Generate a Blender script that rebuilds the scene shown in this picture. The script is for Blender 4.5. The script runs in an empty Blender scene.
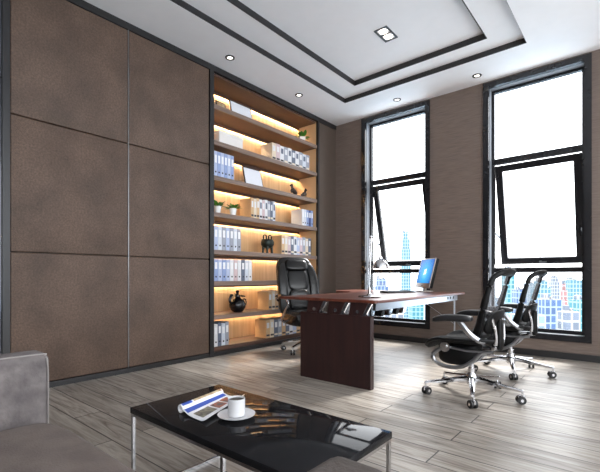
import bpy, bmesh, math, random
from mathutils import Vector, Matrix
random.seed(7)
sc = bpy.context.scene
COL = sc.collection
PI = math.pi

# ------------------------------------------------------------------ camera
F = 402.0; HOR = 276.0
CAM = Vector((3.83, 0.0, 0.95)); YAW = math.radians(40.1)
FW = Vector((-math.sin(YAW), math.cos(YAW), 0)); RT = Vector((math.cos(YAW), math.sin(YAW), 0))
cd = bpy.data.cameras.new('camera'); cam = bpy.data.objects.new('camera', cd); COL.objects.link(cam)
cam.location = CAM; cam.rotation_euler = (PI/2, 0, YAW)
cd.sensor_width = 36; cd.lens = F/600*36; cd.shift_y = (HOR-236)/600.0; cd.clip_end = 3000; cd.clip_start = .05
sc.camera = cam
def ray(px, py): return FW + RT*((px-300)/F) + Vector((0, 0, (HOR-py)/F))
def on_z(px, py, z): r = ray(px, py); return CAM + r*((z-CAM.z)/r.z)
def on_x(px, py, x): r = ray(px, py); return CAM + r*((x-CAM.x)/r.x)
def on_y(px, py, y): r = ray(px, py); return CAM + r*((y-CAM.y)/r.y)

# ------------------------------------------------------------------ materials
def lin(c):
    return tuple(((v/255.)/12.92 if v/255. <= .04045 else ((v/255.+.055)/1.055)**2.4) for v in c)+(1,)
def nm(name):
    m = bpy.data.materials.new(name); m.use_nodes = True
    nt = m.node_tree; b = nt.nodes['Principled BSDF']
    return m, nt, b
def setp(b, k, v):
    if k in b.inputs: b.inputs[k].default_value = v
def mat(name, rgb, rough=.5, metal=0, spec=.5, coat=0, var=.0, scale=8, bump=0, bscale=60, stretch=None, rgb2=None, detail=4):
    m, nt, b = nm(name)
    setp(b, 'Roughness', rough); setp(b, 'Metallic', metal); setp(b, 'Specular IOR Level', spec); setp(b, 'Coat Weight', coat)
    setp(b, 'Coat Roughness', .08)
    tc = nt.nodes.new('ShaderNodeTexCoord'); mp = nt.nodes.new('ShaderNodeMapping')
    nt.links.new(tc.outputs['Object'], mp.inputs[0])
    if stretch: mp.inputs['Scale'].default_value = stretch
    n = nt.nodes.new('ShaderNodeTexNoise'); n.inputs['Scale'].default_value = scale; n.inputs['Detail'].default_value = detail
    nt.links.new(mp.outputs[0], n.inputs[0])
    r = nt.nodes.new('ShaderNodeValToRGB')
    c = lin(rgb); c2 = lin(rgb2) if rgb2 else tuple(v*(1-var) for v in c[:3])+(1,)
    r.color_ramp.elements[0].position = .35; r.color_ramp.elements[1].position = .65
    r.color_ramp.elements[0].color = c2; r.color_ramp.elements[1].color = c
    nt.links.new(n.outputs[0], r.inputs[0]); nt.links.new(r.outputs[0], b.inputs['Base Color'])
    if bump:
        n2 = nt.nodes.new('ShaderNodeTexNoise'); n2.inputs['Scale'].default_value = bscale; n2.inputs['Detail'].default_value = 3
        nt.links.new(mp.outputs[0], n2.inputs[0])
        bp = nt.nodes.new('ShaderNodeBump'); bp.inputs['Strength'].default_value = bump; bp.inputs['Distance'].default_value = .01
        nt.links.new(n2.outputs[0], bp.inputs['Height']); nt.links.new(bp.outputs[0], b.inputs['Normal'])
    return m
def emis(name, rgb, s):
    m, nt, b = nm(name); setp(b, 'Base Color', lin(rgb)); setp(b, 'Emission Color', lin(rgb)); setp(b, 'Emission Strength', s); return m

M = {}
M['ceiling'] = mat('ceiling_paint', (243, 243, 244), .6, var=.02)
M['dark_metal'] = mat('dark_metal', (36, 35, 36), .4, .1, var=.1)
M['black_metal'] = mat('black_window_metal', (34, 34, 37), .18, .2, var=.1)
M['reveal'] = mat('reveal_paint', (122, 126, 132), .5, var=.02)
M['chrome'] = mat('chrome', (215, 215, 218), .12, 1, var=.03)
M['satin'] = mat('satin_steel', (175, 177, 182), .28, 1, var=.05)
M['fabric_panel'] = mat('suede_panel', (96, 77, 65), .55, spec=.4, rgb2=(79, 63, 53), scale=3.2, detail=12, bump=.5, bscale=150)
def grain(m, sc_, amt):
    nt = m.node_tree; b = nt.nodes['Principled BSDF']; src = b.inputs['Base Color'].links[0].from_socket
    tc = nt.nodes.new('ShaderNodeTexCoord'); n = nt.nodes.new('ShaderNodeTexNoise'); n.inputs['Scale'].default_value = sc_; n.inputs['Detail'].default_value = 3
    mr = nt.nodes.new('ShaderNodeMapRange'); mr.inputs['From Min'].default_value = .3; mr.inputs['From Max'].default_value = .7
    mr.inputs['To Min'].default_value = 1-amt; mr.inputs['To Max'].default_value = 1+amt
    mx = nt.nodes.new('ShaderNodeMix'); mx.data_type = 'RGBA'; mx.blend_type = 'MULTIPLY'; mx.inputs[0].default_value = 1
    nt.links.new(tc.outputs['Object'], n.inputs[0]); nt.links.new(n.outputs[0], mr.inputs[0]); nt.links.new(src, mx.inputs[6]); nt.links.new(mr.outputs[0], mx.inputs[7])
    nt.links.new(mx.outputs[2], b.inputs['Base Color'])
grain(M['fabric_panel'], 70, .26)
M['pil'] = mat('bronze_pilaster', (88, 76, 68), .5, var=.1)
M['shelf_wood'] = mat('shelf_wood', (94, 66, 52), .5, rgb2=(74, 52, 42), scale=6, stretch=(1, .25, 4), bump=.1)
M['shelf_edge'] = mat('shelf_edge', (132, 112, 100), .45, rgb2=(110, 92, 82), scale=8, stretch=(1, .2, 6))
M['back_wood'] = mat('back_panel_wood', (214, 180, 138), .55, rgb2=(198, 162, 120), scale=3, stretch=(1, 8, .4))
M['desk_wood'] = mat('desk_veneer', (112, 58, 42), .36, rgb2=(84, 40, 30), scale=3, stretch=(8, .5, 1), coat=.08)
M['desk_dark'] = mat('dark_mahogany', (52, 29, 27), .45, rgb2=(40, 22, 22), scale=5, stretch=(6, 1, .5))
M['leather'] = mat('black_leather', (12, 12, 13), .26, spec=.4, var=.2, bump=.15, bscale=90, coat=.1)
M['black'] = mat('black_plastic', (13, 13, 14), .5, spec=.2, var=.15)
M['blackfab'] = mat('black_fabric', (15, 15, 16), .85, spec=.2, var=.2, bump=.3, bscale=200)
M['armpad'] = mat('arm_pad', (38, 38, 40), .45, spec=.3, var=.1)
M['rubber'] = mat('caster_rubber', (30, 30, 31), .5, var=.1)
M['tabletop'] = mat('black_glass_top', (30, 30, 32), .05, var=.1)
M['tabletop'].node_tree.nodes['Principled BSDF'].inputs['IOR'].default_value = 1.17
M['sofa'] = mat('grey_sofa_velvet', (112, 105, 104), .75, rgb2=(90, 84, 84), scale=9, bump=.4, bscale=60, detail=8)
M['armshade'] = mat('shaded_sofa_arm', (78, 70, 66), .8, rgb2=(68, 61, 57), scale=9, bump=.2, bscale=160)  # right arm: its shade is put into this darker sofa colour
grain(M['sofa'], 22, .22)
M['seat'] = mat('taupe_sofa_fabric', (112, 101, 95), .85, rgb2=(98, 88, 83), scale=9, bump=.3, bscale=160)
M['piping'] = mat('sofa_piping', (140, 134, 131), .5, var=.05)
M['white'] = mat('white_glaze', (214, 214, 216), .15, var=.02)
M['paper'] = mat('white_paper', (236, 236, 238), .5, var=.03)
M['board'] = mat('white_board', (236, 238, 244), .4, var=.02)
M['boxw'] = mat('white_box_card', (228, 224, 220), .6, var=.03)
M['coffee'] = mat('coffee', (14, 8, 5), .3, spec=.15, var=.2)
M['leaf'] = mat('leaf_green', (92, 150, 52), .45, rgb2=(54, 104, 32), scale=30)
M['soil'] = mat('potting_soil', (48, 36, 28), .9, var=.3, scale=60)
M['pot'] = mat('white_ceramic_pot', (238, 238, 236), .25, var=.02)
M['bronze'] = mat('dark_bronze', (44, 46, 42), .35, .6, rgb2=(30, 42, 38), scale=20)
M['figure'] = mat('figurine_bronze', (84, 74, 70), .3, .5, rgb2=(46, 40, 38), scale=25)
M['vase'] = mat('black_porcelain', (16, 16, 19), .2, var=.2)
M['silver'] = mat('monitor_silver', (178, 170, 164), .35, .4, var=.03)
M['keys'] = mat('keyboard_grey', (92, 94, 100), .5, var=.1)
M['pale'] = mat('photo_print_beige', (206, 186, 150), .5, rgb2=(160, 130, 100), scale=30)
M['art'] = mat('colour_photo_print', (176, 96, 60), .4, rgb2=(70, 60, 56), scale=45)
M['art2'] = mat('grey_photo_print', (150, 146, 120), .4, rgb2=(80, 70, 66), scale=55)
M['blue'] = mat('blue_cover_print', (52, 84, 176), .35, var=.1)
M['lamp'] = emis('downlight_glow', (255, 248, 238), 3)
M['led'] = emis('warm_led', (255, 226, 184), 75)
M['ground'] = mat('city_ground', (150, 170, 185), .9, var=.2, scale=.02)

def thin_glass(name, tint=(.97, .985, 1, 1), f=.06):
    m = bpy.data.materials.new(name); m.use_nodes = True; nt = m.node_tree; nt.nodes.clear()
    o = nt.nodes.new('ShaderNodeOutputMaterial'); mx = nt.nodes.new('ShaderNodeMixShader')
    t = nt.nodes.new('ShaderNodeBsdfTransparent'); t.inputs[0].default_value = tint
    g = nt.nodes.new('ShaderNodeBsdfGlossy'); g.inputs['Roughness'].default_value = .01
    lw = nt.nodes.new('ShaderNodeLayerWeight'); lw.inputs['Blend'].default_value = .5
    pw = nt.nodes.new('ShaderNodeMath'); pw.operation = 'POWER'; pw.inputs[1].default_value = 4
    fr = nt.nodes.new('ShaderNodeMapRange'); fr.inputs['To Min'].default_value = .03; fr.inputs['To Max'].default_value = .7
    nt.links.new(lw.outputs['Facing'], pw.inputs[0]); nt.links.new(pw.outputs[0], fr.inputs[0])
    nt.links.new(fr.outputs[0], mx.inputs[0]); nt.links.new(t.outputs[0], mx.inputs[1]); nt.links.new(g.outputs[0], mx.inputs[2])
    nt.links.new(mx.outputs[0], o.inputs[0]); return m
M['glass'] = thin_glass('window_glass')
def mesh_fabric():
    m = bpy.data.materials.new('chair_mesh'); m.use_nodes = True; nt = m.node_tree; b = nt.nodes['Principled BSDF']
    setp(b, 'Base Color', lin((120, 118, 120))); setp(b, 'Roughness', .7)
    o = nt.nodes['Material Output']; mx = nt.nodes.new('ShaderNodeMixShader'); t = nt.nodes.new('ShaderNodeBsdfTransparent')
    ch = nt.nodes.new('ShaderNodeTexChecker'); ch.inputs['Scale'].default_value = 260
    tc = nt.nodes.new('ShaderNodeTexCoord'); nt.links.new(tc.outputs['Object'], ch.inputs[0])
    mr = nt.nodes.new('ShaderNodeMapRange'); mr.inputs['To Min'].default_value = .35; mr.inputs['To Max'].default_value = .75
    nt.links.new(ch.outputs['Fac'], mr.inputs[0]); nt.links.new(mr.outputs[0], mx.inputs[0])
    nt.links.new(b.outputs[0], mx.inputs[1]); nt.links.new(t.outputs[0], mx.inputs[2]); nt.links.new(mx.outputs[0], o.inputs[0]); return m
M['mesh'] = mesh_fabric()

def wall_mat():
    m, nt, b = nm('woven_wallcovering'); setp(b, 'Roughness', .75)
    tc = nt.nodes.new('ShaderNodeTexCoord'); mp = nt.nodes.new('ShaderNodeMapping'); mp.inputs['Scale'].default_value = (1.2, 1.2, 26)
    n = nt.nodes.new('ShaderNodeTexNoise'); n.inputs['Scale'].default_value = 5; n.inputs['Detail'].default_value = 6
    r = nt.nodes.new('ShaderNodeValToRGB'); r.color_ramp.elements[0].color = lin((96, 83, 76)); r.color_ramp.elements[1].color = lin((118, 104, 95))
    r.color_ramp.elements[0].position = .3; r.color_ramp.elements[1].position = .7
    nt.links.new(tc.outputs['Object'], mp.inputs[0]); nt.links.new(mp.outputs[0], n.inputs[0]); nt.links.new(n.outputs[0], r.inputs[0])
    nt.links.new(r.outputs[0], b.inputs['Base Color'])
    bp = nt.nodes.new('ShaderNodeBump'); bp.inputs['Strength'].default_value = .25; bp.inputs['Distance'].default_value = .005
    nt.links.new(n.outputs[0], bp.inputs['Height']); nt.links.new(bp.outputs[0], b.inputs['Normal']); return m
M['wall'] = wall_mat()

def floor_mat():
    m, nt, b = nm('oak_plank_floor')
    tc = nt.nodes.new('ShaderNodeTexCoord')
    br = nt.nodes.new('ShaderNodeTexBrick'); br.inputs['Scale'].default_value = 1
    br.inputs['Brick Width'].default_value = 1.5; br.inputs['Row Height'].default_value = .18
    br.inputs['Mortar Size'].default_value = .004; br.inputs['Mortar Smooth'].default_value = .1; br.offset = .37; br.offset_frequency = 2
    br.inputs['Color1'].default_value = (.0, .0, .0, 1); br.inputs['Color2'].default_value = (1, 1, 1, 1); br.inputs['Mortar'].default_value = (.5, .5, .5, 1)
    nt.links.new(tc.outputs['Object'], br.inputs[0])
    # per plank offset of the grain
    sep = nt.nodes.new('ShaderNodeVectorMath'); sep.operation = 'SCALE'; sep.inputs['Scale'].default_value = 13
    nt.links.new(br.outputs['Color'], sep.inputs[0])
    add = nt.nodes.new('ShaderNodeVectorMath'); add.operation = 'ADD'
    nt.links.new(tc.outputs['Object'], add.inputs[0]); nt.links.new(sep.outputs[0], add.inputs[1])
    mp = nt.nodes.new('ShaderNodeMapping'); mp.inputs['Scale'].default_value = (.8, 9, 1); nt.links.new(add.outputs[0], mp.inputs[0])
    n = nt.nodes.new('ShaderNodeTexNoise'); n.inputs['Scale'].default_value = 2.6; n.inputs['Detail'].default_value = 9; n.inputs['Roughness'].default_value = .62
    n.inputs['Distortion'].default_value = 1.1
    nt.links.new(mp.outputs[0], n.inputs[0])
    r = nt.nodes.new('ShaderNodeValToRGB'); e = r.color_ramp.elements
    e[0].position = .33; e[0].color = lin((114, 103, 93)); e[1].position = .62; e[1].color = lin((178, 170, 160))
    nt.links.new(n.outputs[0], r.inputs[0])
    hs = nt.nodes.new('ShaderNodeMix'); hs.data_type = 'RGBA'; hs.blend_type = 'MULTIPLY'; hs.inputs[0].default_value = 1
    mr = nt.nodes.new('ShaderNodeMapRange'); mr.inputs['To Min'].default_value = .76; mr.inputs['To Max'].default_value = 1.08
    nt.links.new(br.outputs['Color'], mr.inputs[0])
    nt.links.new(r.outputs[0], hs.inputs[6]); nt.links.new(mr.outputs[0], hs.inputs[7])
    m2 = nt.nodes.new('ShaderNodeMix'); m2.data_type = 'RGBA'; m2.inputs[7].default_value = lin((48, 42, 38))
    nt.links.new(br.outputs['Fac'], m2.inputs[0]); nt.links.new(hs.outputs[2], m2.inputs[6])
    nt.links.new(m2.outputs[2], b.inputs['Base Color'])
    rr = nt.nodes.new('ShaderNodeMapRange'); rr.inputs['To Min'].default_value = .42; rr.inputs['To Max'].default_value = .28
    nt.links.new(n.outputs[0], rr.inputs[0]); nt.links.new(rr.outputs[0], b.inputs['Roughness'])
    bp = nt.nodes.new('ShaderNodeBump'); bp.inputs['Strength'].default_value = .15; bp.inputs['Distance'].default_value = .004
    nt.links.new(n.outputs[0], bp.inputs['Height']); nt.links.new(bp.outputs[0], b.inputs['Normal'])
    return m
M['floor'] = floor_mat()

def facade(name, c1, c2, fx, fz):
    m, nt, b = nm(name); setp(b, 'Roughness', .4)
    tc = nt.nodes.new('ShaderNodeTexCoord'); mp = nt.nodes.new('ShaderNodeMapping'); mp.inputs['Rotation'].default_value = (PI/2, 0, 0)
    sp = nt.nodes.new('ShaderNodeSeparateXYZ'); cb = nt.nodes.new('ShaderNodeCombineXYZ'); ad = nt.nodes.new('ShaderNodeMath')
    nt.links.new(tc.outputs['Object'], sp.inputs[0]); nt.links.new(sp.outputs[0], ad.inputs[0]); nt.links.new(sp.outputs[1], ad.inputs[1])
    nt.links.new(ad.outputs[0], cb.inputs[0]); nt.links.new(sp.outputs[2], cb.inputs[1])
    br = nt.nodes.new('ShaderNodeTexBrick'); br.inputs['Scale'].default_value = 1; br.offset = 0
    br.inputs['Brick Width'].default_value = fx; br.inputs['Row Height'].default_value = fz; br.inputs['Mortar Size'].default_value = min(fx, fz)*.14
    br.inputs['Color1'].default_value = lin(c1); br.inputs['Color2'].default_value = tuple(v*.7 for v in lin(c1)[:3])+(1,); br.inputs['Mortar'].default_value = lin(c2)
    nt.links.new(cb.outputs[0], br.inputs[0]); nt.links.new(br.outputs[0], b.inputs['Base Color']); return m

# ------------------------------------------------------------------ mesh helpers
def B(): return bmesh.new()
def box(bm, x0, x1, y0, y1, z0, z1, bev=0, seg=2, mtx=None):
    r = bmesh.ops.create_cube(bm, size=1); vs = r['verts']
    for v in vs:
        v.co = Vector(((x0+x1)/2+v.co.x*(x1-x0), (y0+y1)/2+v.co.y*(y1-y0), (z0+z1)/2+v.co.z*(z1-z0)))
    if bev:
        es = list({e for v in vs for e in v.link_edges})
        o = bmesh.ops.bevel(bm, geom=es, offset=bev, segments=seg, profile=.5, affect='EDGES')
        vs = list({v for f in o['faces'] for v in f.verts} | {v for v in vs if v.is_valid})
    if mtx:
        for v in vs: v.co = mtx @ v.co
    return vs
def frame_from(d):
    d = d.normalized(); up = Vector((0, 0, 1)) if abs(d.z) < .95 else Vector((1, 0, 0))
    s = d.cross(up).normalized(); return s, s.cross(d).normalized()
def tube(bm, pts, r, n=10, rx=None, cap=True):
    """swept tube; r number or list; rx: second half-width (elliptic)"""
    pts = [Vector(p) for p in pts]; N = len(pts)
    rs = r if isinstance(r, (list, tuple)) else [r]*N
    rings = []
    for i, p in enumerate(pts):
        d = (pts[min(i+1, N-1)]-pts[max(i-1, 0)])
        s, u = frame_from(d); q = rs[i] if rx is None else rx*rs[i]/rs[0]
        rings.append([bm.verts.new(p+s*math.cos(2*PI*k/n)*q+u*math.sin(2*PI*k/n)*rs[i]) for k in range(n)])
    for a, b in zip(rings, rings[1:]):
        for k in range(n): bm.faces.new((a[k], a[(k+1) % n], b[(k+1) % n], b[k]))
    if cap: bm.faces.new(rings[0][::-1]); bm.faces.new(rings[-1])
def spline(pts, n=6):
    P = [Vector(p) for p in pts]; out = []
    for i in range(len(P)-1):
        p0 = P[max(i-1, 0)]; p1 = P[i]; p2 = P[i+1]; p3 = P[min(i+2, len(P)-1)]
        for k in range(n):
            t = k/n
            out.append(.5*((2*p1)+(p2-p0)*t+(2*p0-5*p1+4*p2-p3)*t*t+(3*p1-p0-3*p2+p3)*t**3))
    out.append(P[-1]); return out
def bar(bm, a, b, w, h):
    a = Vector(a); b = Vector(b); s, u = frame_from(b-a)
    r = []
    for p in (a, b): r.append([bm.verts.new(p+s*i*w/2+u*j*h/2) for i, j in ((-1, -1), (1, -1), (1, 1), (-1, 1))])
    for k in range(4): bm.faces.new((r[0][k], r[0][(k+1) % 4], r[1][(k+1) % 4], r[1][k]))
    bm.faces.new(r[0][::-1]); bm.faces.new(r[1])
def lathe(bm, prof, c=(0, 0, 0), n=24, capb=True, capt=False):
    c = Vector(c); rings = [[bm.verts.new(c+Vector((r*math.cos(2*PI*k/n), r*math.sin(2*PI*k/n), z))) for k in range(n)] for r, z in prof]
    for a, b in zip(rings, rings[1:]):
        for k in range(n): bm.faces.new((a[k], a[(k+1) % n], b[(k+1) % n], b[k]))
    if capb: bm.faces.new(rings[0][::-1])
    if capt: bm.faces.new(rings[-1])
def prism(bm, poly, ax, a, b):
    """extrude 2-D poly along axis ax ('x','y','z') from a to b"""
    def P(u, v, w): return {'x': (w, u, v), 'y': (u, w, v), 'z': (u, v, w)}[ax]
    r0 = [bm.verts.new(P(u, v, a)) for u, v in poly]; r1 = [bm.verts.new(P(u, v, b)) for u, v in poly]; n = len(poly)
    for k in range(n): bm.faces.new((r0[k], r0[(k+1) % n], r1[(k+1) % n], r1[k]))
    bm.faces.new(r0[::-1]); bm.faces.new(r1)
def superq(bm, c, s, e=.35, n=20, m=12, fn=None):
    """soft cushion: superellipsoid with half sizes s"""
    def p(v, e): return math.copysign(abs(v)**e, v)
    vs = []
    for i in range(1, m):
        a = -PI/2+PI*i/m
        row = []
        for k in range(n):
            t = 2*PI*k/n
            v = Vector((s[0]*p(math.cos(a), e)*p(math.cos(t), e), s[1]*p(math.cos(a), e)*p(math.sin(t), e), s[2]*p(math.sin(a), e)))+Vector(c)
            row.append(bm.verts.new(v))
        vs.append(row)
    for a, b in zip(vs, vs[1:]):
        for k in range(n): bm.faces.new((a[k], a[(k+1) % n], b[(k+1) % n], b[k]))
    bot = bm.verts.new(Vector(c)-Vector((0, 0, s[2]))); top = bm.verts.new(Vector(c)+Vector((0, 0, s[2])))
    for k in range(n):
        bm.faces.new((vs[0][(k+1) % n], vs[0][k], bot)); bm.faces.new((vs[-1][k], vs[-1][(k+1) % n], top))
    if fn:
        for v in [x for r in vs for x in r]+[bot, top]: v.co = fn(v.co)
def obj(name, bm, m, parent=None, smooth=True, sub=0, ang=35):
    bmesh.ops.recalc_face_normals(bm, faces=bm.faces)
    me = bpy.data.meshes.new(name); bm.to_mesh(me); bm.free()
    me.materials.append(m if not isinstance(m, str) else M[m])
    o = bpy.data.objects.new(name, me); COL.objects.link(o)
    if smooth:
        for p in me.polygons: p.use_smooth = True
        me.set_sharp_from_angle(angle=math.radians(ang))
    if sub:
        s = o.modifiers.new('sub', 'SUBSURF'); s.levels = sub; s.render_levels = sub
    if parent: o.parent = parent
    return o
def tag(o, label, cat, group=None):
    o['label'] = label; o['category'] = cat
    if group: o['group'] = group
    return o
def thing(name, label, cat, loc=(0, 0, 0), rz=0, group=None):
    o = bpy.data.objects.new(name, None); COL.objects.link(o); o.location = loc; o.rotation_euler = (0, 0, rz); o.empty_display_size = .1
    return tag(o, label, cat, group)
def struct(name, bm, m, parent=None, smooth=False):
    o = obj(name, bm, m, parent, smooth)
    if not parent: o['kind'] = 'structure'
    return o
def dup(root, loc, rz, label, group=None):
    def cp(o, par):
        c = o.copy(); COL.objects.link(c)
        if par: c.parent = par
        for k in list(o.children): cp(k, c)
        return c
    r = cp(root, None); r.location = loc; r.rotation_euler = (0, 0, rz); r['label'] = label
    if group: r['group'] = group
    return r

# ------------------------------------------------------------------ the room
L = 5.47; H = 3.43; XR = 6.0; YN = -3.4; BY0, BY1 = 2.96, 4.96; BD = .42
b = B(); box(b, -.6, XR+.2, YN-.2, L+.25, -.12, 0); struct('floor', b, 'floor')
# ceiling with a two-step recessed tray
T1 = (.605, 2.92, -2.2, 4.83); T2 = (.93, 2.594, -1.9, 4.575); H1 = H+.06; H2 = H+.12
b = B()
def ring(b, o, i, z0, z1):
    box(b, o[0], o[1], o[2], i[2], z0, z1); box(b, o[0], o[1], i[3], o[3], z0, z1)
    box(b, o[0], i[0], i[2], i[3], z0, z1); box(b, i[1], o[1], i[2], i[3], z0, z1)
ring(b, (-.6, XR+.2, YN-.2, L+.25), T1, H, H+.3)
ring(b, T1, T2, H1, H+.3); box(b, *T2, H2, H+.3)
struct('ceiling', b, 'ceiling')
def inset(t, d): return (t[0]+d, t[1]-d, t[2]+d, t[3]-d)
for k, (T, z0, z1) in enumerate(((T1, H+.0005, H1-.0005), (T2, H1-.003, H2-.0005))):
    b = B(); o_ = inset(T, .001); i_ = (T[0]+.012, T[1]-(.0025 if k == 0 else .009), T[2]+.012, T[3]-.012); ring(b, o_, i_, z0, z1); struct('trim_%d' % (k+1), b, 'dark_metal')

# left wall behind the panels and bookcase
b = B(); box(b, -.6, -BD-.03, YN, L, 0, H); box(b, -BD-.03, -.03, YN, BY0-.06, 0, H); box(b, -BD-.03, -.005, BY1+.04, L, 0, H-.06)
struct('wall_left', b, 'pil')
PY0 = .957
b = B(); box(b, -.03, .012, PY0-.05, L-.001, H-.068, H-.001); struct('trim_3', b, 'dark_metal')
b = B(); box(b, -.028, .008, PY0-.05, L-.03, 0.001, .05); struct('baseboard_left', b, 'dark_metal')
# padded panels
ys = [PY0, 1.93, 2.90]; zs = [.052, 1.143, 2.245, H-.07]
rown = ['bottom', 'middle', 'top']; coln = ['at the left end', 'next to the bookcase']
for i in range(2):
    for j in range(3):
        b = B(); box(b, -.028, .012, ys[i]+.004, ys[i+1]-.004, zs[j]+.003, zs[j+1]-.003, .011, 3)
        tag(obj('wall_panel', b, 'fabric_panel'), 'brown suede padded wall panel, %s row, %s' % (rown[j], coln[i]), 'wall panel', 'padded panels on the left wall')
b = B(); box(b, -.029, .013, 1.9275, 1.9325, .052, H-.07); struct('trim_4', b, 'satin')
# dark frame and dark glass at the far left
b = B(); box(b, -.029, .02, PY0-.05, PY0+.001, .001, H-.001); struct('trim_5', b, 'dark_metal')
b = B(); box(b, -.029, .004, YN+.02, PY0-.052, 0.001, H-.001); struct('trim_6', b, mat('smoked_glass_panel', (58, 58, 62), .12, var=.1))
b = B()
for z in (.6, 1.2, 1.85, 2.5): box(b, .004, .014, YN+.02, PY0-.052, z, z+.012)
struct('trim_7', b, 'black_metal')

# window wall
WN = [(.501, 1.601), (2.305, 3.436)]; WZ0, WZ1 = .205, 3.41; WT = .22
b = B(); xs = [-.6, WN[0][0], WN[0][1], WN[1][0], WN[1][1], XR+.2]
for k in (0, 2, 4): box(b, xs[k], xs[k+1], L, L+WT, -.1, H+.3)
for a_, c_ in WN: box(b, a_, c_, L, L+WT, -.1, WZ0); box(b, a_, c_, L, L+WT, WZ1, H+.3)
struct('wall_far', b, 'wall')
b = B(); box(b, .014, XR-.001, L-.015, L-.0005, .001, .075); struct('baseboard_far', b, 'dark_metal')
# right and near walls, out of view, with windows added for fill light
def wall_open(name, axis, pos, s0, s1, opens, z0, z1, d=.2):
    b = B(); cur = s0
    def bb(a, c, za, zb):
        if axis == 'x': box(b, pos, pos+d, a, c, za, zb)
        else: box(b, a, c, pos-d, pos, za, zb)
    for o0, o1 in opens:
        bb(cur, o0, -.1, H+.3); bb(o0, o1, -.1, z0); bb(o0, o1, z1, H+.3); cur = o1
    bb(cur, s1, -.1, H+.3); struct(name, b, 'wall')
FILL_RW = [(-3.1, -.1), (.15, 4.9)]
wall_open('wall_right', 'x', XR, YN, L, FILL_RW, .1, 3.35)
FILL_NW = [(3.8, 5.8)]
wall_open('wall_near', 'y', YN, -.6, XR+.2, FILL_NW, .1, 3.35)
def rect_frame(b, axis, pos, t, a0, a1, z0, z1, w):
    def bb(p, q, r, s):
        if axis == 'y': box(b, p, q, pos, pos+t, r, s)
        else: box(b, pos, pos+t, p, q, r, s)
    bb(a0, a0+w, z0, z1); bb(a1-w, a1, z0, z1); bb(a0+w, a1-w, z0, z0+w); bb(a0+w, a1-w, z1-w, z1)
wi = 3
for (axis, pos, lst) in (('x', XR+.05, FILL_RW), ('y', YN-.1, FILL_NW)):
    for a0, a1 in lst:
        e = bpy.data.objects.new('window_%d' % wi, None); COL.objects.link(e); e['kind'] = 'structure'; wi += 1  # added unseen window, only there to let in fill light
        b = B(); rect_frame(b, axis, pos, .06, a0, a1, .1, 3.35, .06); obj('window_frame', b, 'black_metal', e, False)
        b = B()
        if axis == 'x': box(b, pos+.02, pos+.026, a0+.055, a1-.055, .155, 3.295)
        else: box(b, a0+.055, a1-.055, pos+.02, pos+.026, .155, 3.295)
        obj('pane', b, 'glass', e, False)

def window(n, x0, x1):
    e = bpy.data.objects.new('window_%d' % n, None); COL.objects.link(e); e['kind'] = 'structure'; e.location = ((x0+x1)/2, L, WZ0)
    off = Vector(e.location)
    def put(name, b, m, par=e, **k):
        for v in b.verts: v.co -= off
        return obj(name, b, m, par, False, **k)
    W = .066; D = L+.15
    b = B(); rect_frame(b, 'y', L-.022, .05, x0, x1, WZ0, WZ1, W); put('window_casing', b, 'black_metal')
    b = B(); rect_frame(b, 'y', L+.028, .17, x0+.001, x1-.001, WZ0+.001, WZ1-.001, W+.002); put('window_reveal', b, 'reveal')
    i0, i1, z0, z1 = x0+W+.003, x1-W-.003, WZ0+W+.003, WZ1-W-.003
    b = B(); rect_frame(b, 'y', D-.03, .06, i0, i1, z0, z1, .032)
    box(b, i0+.03, i1-.03, D-.03, D+.03, 2.385, 2.455); box(b, i0+.03, i1-.03, D-.03, D+.03, .995, 1.055)
    box(b, i0+.03, i1-.03, D-.04, D-.03, z0+.01, z0+.045)
    put('window_frame', b, 'black_metal')
    for q0, q1 in ((2.45, z1-.03), (z0+.03, 1.0)):
        b = B(); box(b, i0+.028, i1-.028, D-.003, D+.003, q0, q1); put('pane', b, 'glass')
    # awning sash, hinged at its head and pushed outwards at its foot
    ln = 1.30; hz = 2.372; s0, s1 = i0+.034, i1-.034
    R = Matrix.Translation(Vector((0, D+.01, hz))) @ Matrix.Rotation(math.radians(14.5), 4, 'X') @ Matrix.Translation(Vector((0, -D-.01, -hz)))
    b = B(); rect_frame(b, 'y', D-.015, .05, s0, s1, hz-ln, hz, .082)
    for v in b.verts: v.co = R @ v.co
    sash = put('sash', b, 'black_metal')
    b = B(); box(b, s0+.08, s1-.08, D+.006, D+.012, hz-ln+.08, hz-.08)
    for v in b.verts: v.co = R @ v.co
    put('pane', b, 'glass', sash)
    b = B(); cx = (x0+x1)/2; zz = hz-ln+.03
    box(b, cx-.012, cx+.012, D-.04, D-.014, zz-.012, zz+.012); box(b, cx-.01, cx+.07, D-.055, D-.04, zz-.009, zz+.009)
    for v in b.verts: v.co = R @ v.co
    put('handle', b, 'satin', sash)
    for sx in (s0+.005, s1-.005):
        b = B(); bar(b, (sx, D+.02, 1.5), R @ Vector((sx, D+.0, 1.42)), .012, .02); put('stay', b, 'satin')
window(1, *WN[0]); window(2, *WN[1])

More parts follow.
